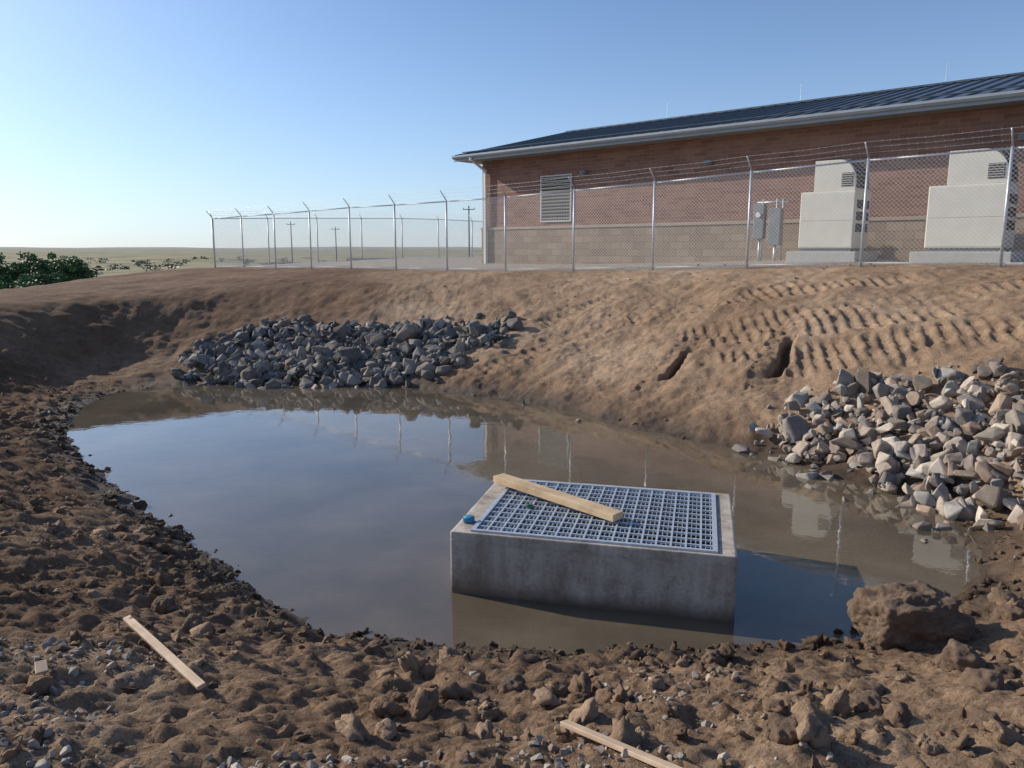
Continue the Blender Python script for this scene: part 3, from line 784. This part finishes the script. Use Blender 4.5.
def boulder(loc, parts, sq=(1,.85,.8)):
    bm = bmesh.new()
    for i, (c, r, s) in enumerate(parts): chunk(bm, c, r, s, 6 if r > .12 else 4, sq if i == 0 else (1,.85,.8))
    o = mk("dirt_boulder", bm, M_big, None, True); o.location = loc; return o
boulder((2.24, 4.05, zs(2.22,4.05)), [((0,0,.10),.235,1.3),((.22,.0,.05),.15,2.1),((-.22,-.1,.0),.06,4.2),((.08,-.2,.0),.07,6.1),((.34,-.12,.0),.07,6.8),((.2,-.22,0),.045,7.9),((-.05,-.24,0),.04,9.1)], (1.2,.85,.82))
for i, (x, y, r) in enumerate([(2.1,3.35,.09),(3.65,5.0,.12),(1.05,3.75,.05),(-2.0,4.15,.06),(.0,3.15,.06),(1.45,2.9,.07),(2.0,3.0,.09),(1.75,2.6,.06),(.95,2.45,.06),(-.75,3.9,.045),(2.9,4.2,.07)]):
    boulder((x, y, zs(x,y)), [((0,0,r*.25),r,i*1.9+.5),((r*.8,-r*.3,0),r*.55,i*2.3+1),((-r*.7,r*.2,0),r*.4,i*3.1+2)])

# ------------------------------------------------------------------ trees
M_leaf, nt, b = new_mat("foliage")
nt.links.new(attr(nt, "Col").outputs["Color"], b.inputs["Base Color"]); b.inputs["Roughness"].default_value = .6
M_bark = simple("bark", (.07,.05,.035), (.13,.1,.07), 12, .9)
def tree(x, y, z, h, w, seed):
    r = random.Random(seed); e = empty("shrub_tree", (x, y, z))
    bm = bmesh.new(); tips = []
    for k in range(4):
        a = r.uniform(0, 6.28); p = Vector((.15*math.cos(a), .15*math.sin(a), -.3)); d = Vector((math.cos(a)*.35, math.sin(a)*.35, 1)).normalized(); rad = .09
        for s in range(5):
            q = p+d*h*.15; cyl(bm, p, q, rad, rad*.75, 6, False); rad *= .75
            d = (d+Vector((r.uniform(-.35,.35), r.uniform(-.35,.35), 0))).normalized(); p = q
            if s > 0:
                bd_ = Vector((r.uniform(-1,1), r.uniform(-1,1), .3)).normalized(); q2 = p+bd_*w*.3; cyl(bm, p, q2, rad*.6, .012, 5, False); tips.append(q2)
        tips.append(p)
    mk("branches", bm, M_bark, e)
    cl = [t for t in tips]
    for _ in range(34):
        hh = r.uniform(.1, .88); cl.append(Vector((r.gauss(0, w*.30*(1.15-hh*.7)), r.gauss(0, w*.30*(1.15-hh*.7)), h*hh)))
    V = []; F = []; C = []
    for c in cl:
        R = r.uniform(.25, .6); sh = r.uniform(.5, 1.4)
        for _ in range(110):
            v = Vector((r.gauss(0,1), r.gauss(0,1), r.gauss(0,1))).normalized()*R*r.uniform(.5,1)
            p = c+Vector((v.x, v.y, v.z*.75)); s = r.uniform(.06, .12)
            a = Vector((r.gauss(0,1), r.gauss(0,1), r.gauss(0,1))).normalized(); b2 = a.orthogonal().normalized()
            i = len(V); V += [p-a*s, p+b2*s*.6, p+a*s, p-b2*s*.6]; F.append((i, i+1, i+2, i+3))
            g = sh*r.uniform(.7, 1.3); C += [(.085*g, .15*g, .045*g, 1)]*4
    o = np_mesh("leaves", np.array([v[:] for v in V]), np.array(F), M_leaf, False, 4); o.parent = e
    ca = o.data.color_attributes.new("Col", 'FLOAT_COLOR', 'POINT'); ca.data.foreach_set("color", np.array(C, np.float32).ravel())
for i, (x, y, top, w) in enumerate([(-36.4,54,2.2,3.6),(-34.4,55,1.6,3.4),(-32.0,53.5,2.3,3.8),(-39,55,1.9,3),(-30.2,52.8,2.0,3.0),(-33.6,50,.7,2.8),(-30.6,50,.8,2.6),(-33.2,57,1.7,2.4),(-35.5,51,.8,2.6)]):
    z0 = tz(x, y); tree(x, y, z0, max(1.2, top-z0), w, i+11)

r = random.Random(4); V = []; F = []; C = []
for k in range(60):
    y = r.uniform(140, 460); x = -y*r.uniform(.25, .75)
    n = r.randrange(1, 4)
    for j in range(n):
        cx = x+r.gauss(0, 3); cy = y+r.gauss(0, 3); h = r.uniform(.4, 1.6); wd = r.uniform(1, 3.5)
        zz0 = float(terrain(np.array([cx]), np.array([cy]), False)[0][0]); sh = r.uniform(.6, 1.3)
        for q in range(60):
            p = Vector((cx+r.gauss(0, wd*.4), cy+r.gauss(0, wd*.4), zz0+h*r.random()**1.3))
            s = r.uniform(.15, .4); a = Vector((r.gauss(0,1), r.gauss(0,1), r.gauss(0,1))).normalized(); b2 = a.orthogonal().normalized()
            i = len(V); V += [p-a*s, p+b2*s*.6, p+a*s, p-b2*s*.6]; F.append((i, i+1, i+2, i+3)); g = sh*r.uniform(.8, 1.2)
            C += [(.12*g, .135*g, .08*g, 1)]*4
o = np_mesh("distant_scrub", np.array([v[:] for v in V]), np.array(F), M_leaf, False, 4)
ca = o.data.color_attributes.new("Col", 'FLOAT_COLOR', 'POINT'); ca.data.foreach_set("color", np.array(C, np.float32).ravel())

# ------------------------------------------------------------------ utility poles
M_pole = simple("pole_wood", (.07,.055,.045), (.12,.095,.075), 3, .9)
for x, y, topz in ((-9.6,176,12.0),(-69,246,11.0),(-56,250,9.6)):
    z0 = tz(x, y); e = empty("utility_pole", (x, y, 0))
    bm = bmesh.new(); cyl(bm, (0,0,z0-1), (0,0,topz), .2, .14, 8); mk("pole", bm, M_pole, e)
    bm = bmesh.new(); box(bm, -1.3, 1.3, -.07, .07, topz-.9, topz-.72); cyl(bm, (-1.2,0,topz-.7),(-1.2,0,topz-.4),.08); cyl(bm, (1.2,0,topz-.7),(1.2,0,topz-.4),.08); mk("crossarm", bm, M_pole, e)
M_shed = simple("shed_paint", (.40,.37,.33),(.5,.47,.43),2,.8)
for x, y, w_ in ((-26, 165, 7),(-33, 170, 5)):
    z0 = tz(x, y); e = empty("farm_shed", (x, y, z0), .3)
    bm = bmesh.new(); box(bm, -w_/2, w_/2, -2, 2, -1, 2.4); mk("walls", bm, M_shed, e)
    bm = bmesh.new()
    v = [bm.verts.new(p) for p in ((-w_/2-.3,-2.3,2.4),(w_/2+.3,-2.3,2.4),(w_/2+.3,0,3.3),(-w_/2-.3,0,3.3),(-w_/2-.3,2.3,2.4),(w_/2+.3,2.3,2.4))]
    bm.faces.new([v[0],v[1],v[2],v[3]]); bm.faces.new([v[3],v[2],v[5],v[4]]); mk("roof", bm, M_roof, e)
e = empty("pasture_fence"); bm = bmesh.new(); prev = None
for i in range(16):
    x = -42+i*2.3; y = 88+i*1.6; z = tz(x, y)
    cyl(bm, (x,y,z-.3), (x,y,z+1.25), .07, .06, 6)
    if prev:
        for hh in (.5, .85, 1.15): cyl(bm, (prev[0],prev[1],prev[2]+hh), (x,y,z+hh), .03, seg=5)
    prev = (x, y, z)
mk("posts_and_rails", bm, M_pole, e)
print("DONE")
